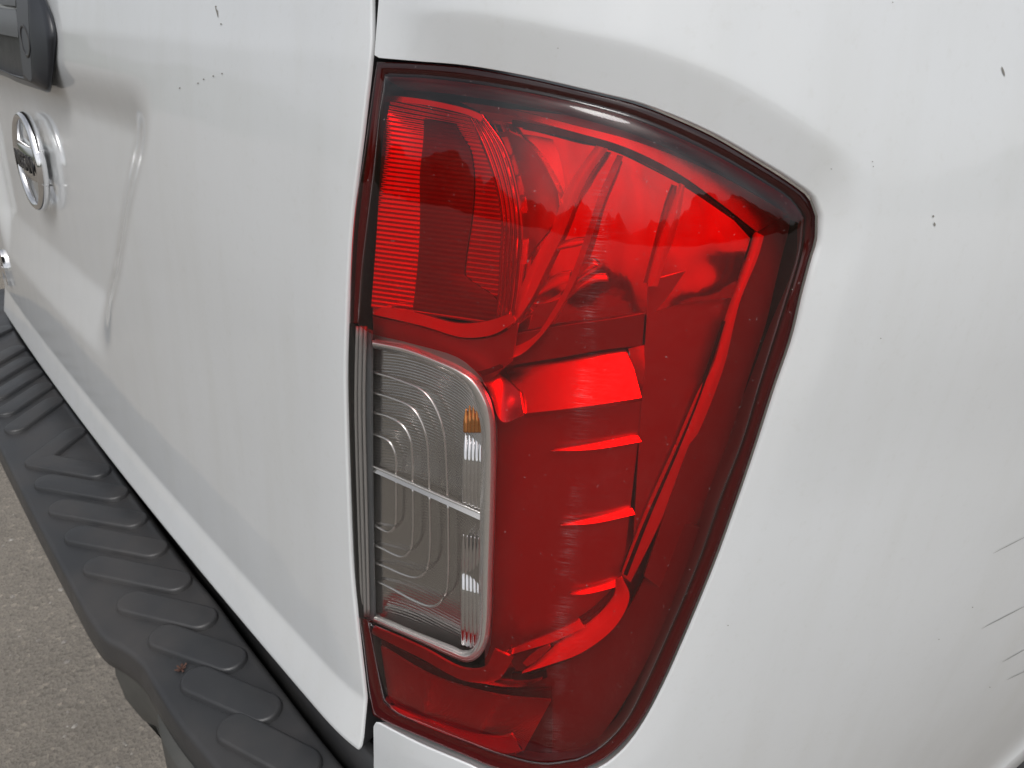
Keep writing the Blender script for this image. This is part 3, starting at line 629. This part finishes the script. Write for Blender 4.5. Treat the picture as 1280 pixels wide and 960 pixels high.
hs_('handle_lever', [(-28, 5), (0, 10), (19.5, 12)], [(-28, 36), (0, 42.5), (23, 47)], -.0105, -.0125, 'plastic_grey', n=20, m_=8, bulge=.0012, th=.004)
hs_('handle_brow', [(-28, -54), (0, -50), (16, -48)], [(-28, 0), (0, 5), (19.5, 7.5)], -.0105, -.0125, 'plastic_grey', n=20, m_=8, bulge=.001, th=.004)
kq = [(31+5.2*math.cos(a)+3.8*math.sin(a), 51+21.5*math.sin(a)) for a in np.linspace(0, 2*np.pi, 28, endpoint=False)]
rows = [on_body(np.array([31, 51])+(np.array(kq)-np.array([31, 51]))*k, d)[0] for k, d in ((1, -.0115), (1, -.0126), (.82, -.0128), (.74, -.0119), (.03, -.0119))]
P = np.array(rows); link('lock_cover', P.reshape(-1, 3), grid_faces(5, 28, 0, False, True), M['plastic'], handle)

# --- round badge: ring, bar and lettering
bs, bz_ = -.700, 1.054; n1, n2 = 96, 14
a = np.linspace(0, 2*np.pi, n1, endpoint=False); b = np.linspace(0, 2*np.pi, n2, endpoint=False)
R0 = .0520
SA = bs+(R0+.0048*np.cos(b)[None])*np.cos(a)[:, None]*1.04; ZA = bz_+(R0+.0048*np.cos(b)[None])*np.sin(a)[:, None]
OA = -.004+.006*np.sin(b)[None]*np.ones((n1, 1))
V = SP(SA, ZA, OA)
fr = [(i*n2+j, ((i+1) % n1)*n2+j, ((i+1) % n1)*n2+(j+1) % n2, i*n2+(j+1) % n2) for i in range(n1) for j in range(n2)]
badge = link('badge', V.reshape(-1, 3), fr, M['chrome'], truck); badge['label'] = 'round chrome badge with a lettered bar across it'
q = np.linspace(-1, 1, 30); bw = .0565
rows = []
for zoff, off in ((-.0195, -.010), (-.0195, -.001), (-.0172, .0018), (0, .0028), (.0172, .0018), (.0195, -.001), (.0195, -.010)):
    rows.append(SP(bs+q*bw, bz_+zoff+0*q, off-.003*q*q))
P = np.array(rows); grid('badge_bar', P, M['badge_chrome'], badge)
def letters(name, txt, s_c, z_c, size, off, th, material, parent, shear=0.0, xs=1.0):
    cu = bpy.data.curves.new(name, 'FONT'); cu.body = txt; cu.size = size; cu.extrude = th/2; cu.align_x = 'CENTER'; cu.align_y = 'CENTER'; cu.resolution_u = 3; cu.shear = shear; cu.offset = size*.02
    ob = bpy.data.objects.new(name+'_curve', cu); COL.objects.link(ob)
    dg = bpy.context.evaluated_depsgraph_get(); me = bpy.data.meshes.new_from_object(ob.evaluated_get(dg))
    bpy.data.objects.remove(ob); bpy.data.curves.remove(cu)
    co = np.empty(len(me.vertices)*3, np.float32); me.vertices.foreach_get('co', co); co = co.reshape(-1, 3)
    W = SP(s_c+co[:, 0]*xs, z_c+co[:, 1], off+co[:, 2])
    me.vertices.foreach_set('co', W.astype(np.float32).ravel()); me.materials.clear(); me.materials.append(material); me.update()
    me.name = name; o = bpy.data.objects.new(name, me); COL.objects.link(o); o.parent = parent; return o
letters('badge_letters', 'NISSAN', bs, bz_, .0265, .0026, .0016, M['letter_black'], badge, xs=1.02)
letters('name_letter', 'A', -1.045, .838, .075, .002, .006, M['chrome'], truck, shear=.15, xs=1.1)

# ------------------------------------------------------------------ bumper
BZ = .700
outer = resample([(-1.52, -.06), (-1.45, -.10), (-1.32, -.124), (-1.1, -.130), (-.84, -.131), (-.64, -.131), (-.513, -.130), (-.43, -.1285), (-.400, -.1255), (-.377, -.117), (-.349, -.110), (-.316, -.109), (-.266, -.107), (-.212, -.101), (-.12, -.094), (-.02, -.080), (.05, -.05), (.09, 0), (.10, .06)], 260)
inner = resample([(-1.52, .02), (-1.3, -.012), (-.84, -.014), (-.40, -.015), (-.12, -.013), (-.02, .0), (.03, .04), (.05, .10)], 260)
T = np.gradient(outer, axis=0); T /= np.linalg.norm(T, axis=1)[:, None]; ON = np.stack([T[:, 1], -T[:, 0]], -1)
def brow(base, off, z): return np.c_[base+ON*off, np.full(len(base), z)]
rows = []
iv = inner[:, None, :]
rows.append(np.c_[inner+np.array([0, .012]), np.full(260, .60)])
rows.append(np.c_[inner+np.array([0, .010]), np.full(260, BZ+.012)])
rows.append(np.c_[inner+np.array([0, .006]), np.full(260, BZ+.016)])
rows.append(np.c_[inner-np.array([0, .002]), np.full(260, BZ+.014)])
rows.append(np.c_[inner-np.array([0, .010]), np.full(260, BZ-.040)])
for k in (.04, .08, .12, .15, .18, .21, .25, .30, .36, .42, .5, .6, .7, .8, .9): rows.append(np.c_[inner*(1-k)+outer*k, np.full(260, BZ-.042*(1-float(sstep(.02, .21, k))))])
for a_ in np.radians([0, 18, 36, 54, 72, 90]): rows.append(brow(outer, -.006+.006*math.sin(a_)+.004, BZ-.006*(1-math.cos(a_))))
rows += [brow(outer, .0065, BZ-.018), brow(outer, .0065, BZ-.030), brow(outer, .003, BZ-.034), brow(outer, -.03, BZ-.036), brow(outer, -.035, BZ-.09)]
bumper = grid('step_bumper', np.array(rows), M['plastic'], truck)
# raised tread ribs
def tread(a, b, wd=.0152, h=.0052):
    a = np.array(a); b = np.array(b); d = b-a; ln = np.linalg.norm(d); d /= ln; e = np.array([-d[1], d[0]])
    loop = [a+wd*(math.cos(q)*-d+math.sin(q)*-e) for q in np.linspace(-math.pi/2, math.pi/2, 11)]+[b+wd*(math.cos(q)*d+math.sin(q)*e) for q in np.linspace(-math.pi/2, math.pi/2, 11)]
    loop = np.array(loop); cl = np.array([a]*11+[b]*11); rows = []
    for k, z in ((1.04, -.001), (1.0, .0), (.95, h*.6), (.87, h*.95), (.75, h), (.0, h*1.02)): rows.append(np.c_[cl+(loop-cl)*k, np.full(22, BZ+z)])
    P = np.array(rows)
    return link('tread_rib', P.reshape(-1, 3), grid_faces(len(rows), 22, 0, False, True), M['plastic'], bumper)
for k in range(5): tread((-.918-.060*k-.002, -.052), (-.872-.060*k, -.106))
tread((-.806, -.052), (-.762, -.104)); tread((-.762, -.104), (-.688, -.054))
tread((-1.27, -.05), (-1.23, -.10))
for xr, yl in ((-.626, -.106), (-.559, -.106), (-.494, -.105), (-.427, -.104), (-.362, -.094), (-.297, -.086), (-.229, -.082), (-.162, -.078), (-.095, -.07)):
    dx = -.076 if xr < -.4 else -.064
    tread((xr, -.052), (xr+dx, yl))
# end block under the step and its lower insert
blk = resample([(-.405, -.090), (-.398, -.122), (-.370, -.113), (-.345, -.106), (-.300, -.104), (-.24, -.100), (-.12, -.090)], 60)
rows = []
for z, o in ((.672, .004), (.655, .006), (.62, .004), (.585, -.004), (.560, -.020), (.552, -.05)):
    T2 = np.gradient(blk, axis=0); T2 /= np.linalg.norm(T2, axis=1)[:, None]; N2 = np.stack([T2[:, 1], -T2[:, 0]], -1); rows.append(np.c_[blk+N2*o, np.full(60, z)])
grid('bumper_end_block', np.array(rows), M['plastic_olive'], bumper)
ins = resample([(-.318, -.116), (-.29, -.121), (-.24, -.119), (-.12, -.108)], 40)
rows = [np.c_[ins+np.array([0, .012]), np.full(40, .664)], np.c_[ins+np.array([0, .001]), np.full(40, .662)], np.c_[ins, np.full(40, .655)], np.c_[ins+np.array([.006, -.004]), np.full(40, .60)], np.c_[ins+np.array([.015, .0]), np.full(40, .52)], np.c_[ins+np.array([.03, .03]), np.full(40, .46)]]
grid('bumper_insert', np.array(rows), M['plastic_olive'], bumper)

# ------------------------------------------------------------------ small marks and litter
c = on_level([(227, 837)], BZ)[0]; V = []; Fs = []
for k in range(7):
    a_ = k*.9; r1, r2 = .0012, .0042+.001*random.random(); b0 = len(V); h = .0012+.002*random.random()
    V += [(c[0]+r1*math.cos(a_-.4), c[1]+r1*math.sin(a_-.4), BZ+.0006), (c[0]+r2*math.cos(a_-.25), c[1]+r2*math.sin(a_-.25), BZ+h), (c[0]+r2*1.1*math.cos(a_), c[1]+r2*1.1*math.sin(a_), BZ+h*1.3), (c[0]+r2*math.cos(a_+.25), c[1]+r2*math.sin(a_+.25), BZ+h), (c[0]+r1*math.cos(a_+.4), c[1]+r1*math.sin(a_+.4), BZ+.0006), (c[0], c[1], BZ+.0018)]
    Fs += [(b0+5, b0, b0+1), (b0+5, b0+1, b0+2), (b0+5, b0+2, b0+3), (b0+5, b0+3, b0+4), (b0, b0+4, b0+3, b0+1)]
fl = link('dried_flower', V, Fs, M['dry'], None, False)
fl['label'] = 'tiny dried brown flower lying on the black step bumper'; fl['category'] = 'dried flower'
def fq(px): 
    S_ = sz(px)
    return S_
def mark(name, pts, wpx, m_, parent, on='side', n=8):
    """thin scuff lying on the paint"""
    q = resample(pts, n); t = np.gradient(q, axis=0); t /= np.linalg.norm(t, axis=1)[:, None]; e = np.stack([-t[:, 1], t[:, 0]], -1)
    wv_ = wpx*np.sin(np.linspace(.12, math.pi-.12, n))[:, None]*.5
    S_ = sz(np.vstack([q-e*wv_, q+e*wv_]))
    f = tg_feat(S_[:, 0], S_[:, 1]) if on == 'tail' else None
    if f is None:
        Dm = lamp_dist(S_[:, :1], S_[:, 1:])[:, 0]; f = bevel(Dm)*sstep(s_top+.002, s_top+.055, S_[:, 0])*(.25+.75*sstep(.97, 1.13, S_[:, 1]))
    if on != 'tail': f = f + .010*np.exp(-np.clip(np.hypot(S_[:, 0]-arch_c[0], S_[:, 1]-arch_c[1])-ar, 0, None)/.016)
    P = SP(S_[:, 0], S_[:, 1], f+.0003).reshape(2, n, 3)
    return grid(name, P, M[m_], parent)
for p in ([(1237, 82), (1239, 88), (1241, 94)], [(1153, 265), (1153.5, 268)], [(1154.5, 274), (1155.5, 279)]): mark('paint_chip', p, 2.4, 'chip', side)
for p in ([(1224, 784), (1284, 753)],): mark('scratch', p, 1.2, 'scuff', side)
for p in ([(1238, 690), (1283, 667)], [(1250, 826), (1284, 807)], [(1256, 848), (1284, 835)]): mark('scratch', p, 1.0, 'scuff', side)
for x, y in ((1102, 3), (1031, 209), (1078, 199), (1079, 205), (1091, 418), (987, 360), (1171, 797), (1213, 757), (1235, 857), (908, 779), (700, 60)):
    mark('paint_chip', [(x-.7, y-.4), (x+.7, y+.5)], 1.4, 'chip', side, n=4)
for x, y in ((278, 92), (267, 95), (255, 99), (248, 104), (225, 110), (276, 30), (271, 14), (269, 8)):
    mark('paint_chip', [(x-1.0, y+.4), (x+1.0, y-.5)], 2.0, 'chip', truck, 'tail', n=4)
mark('paint_chip', [(268, 8), (271, 16), (272, 22)], 1.8, 'chip', truck, 'tail', n=6)
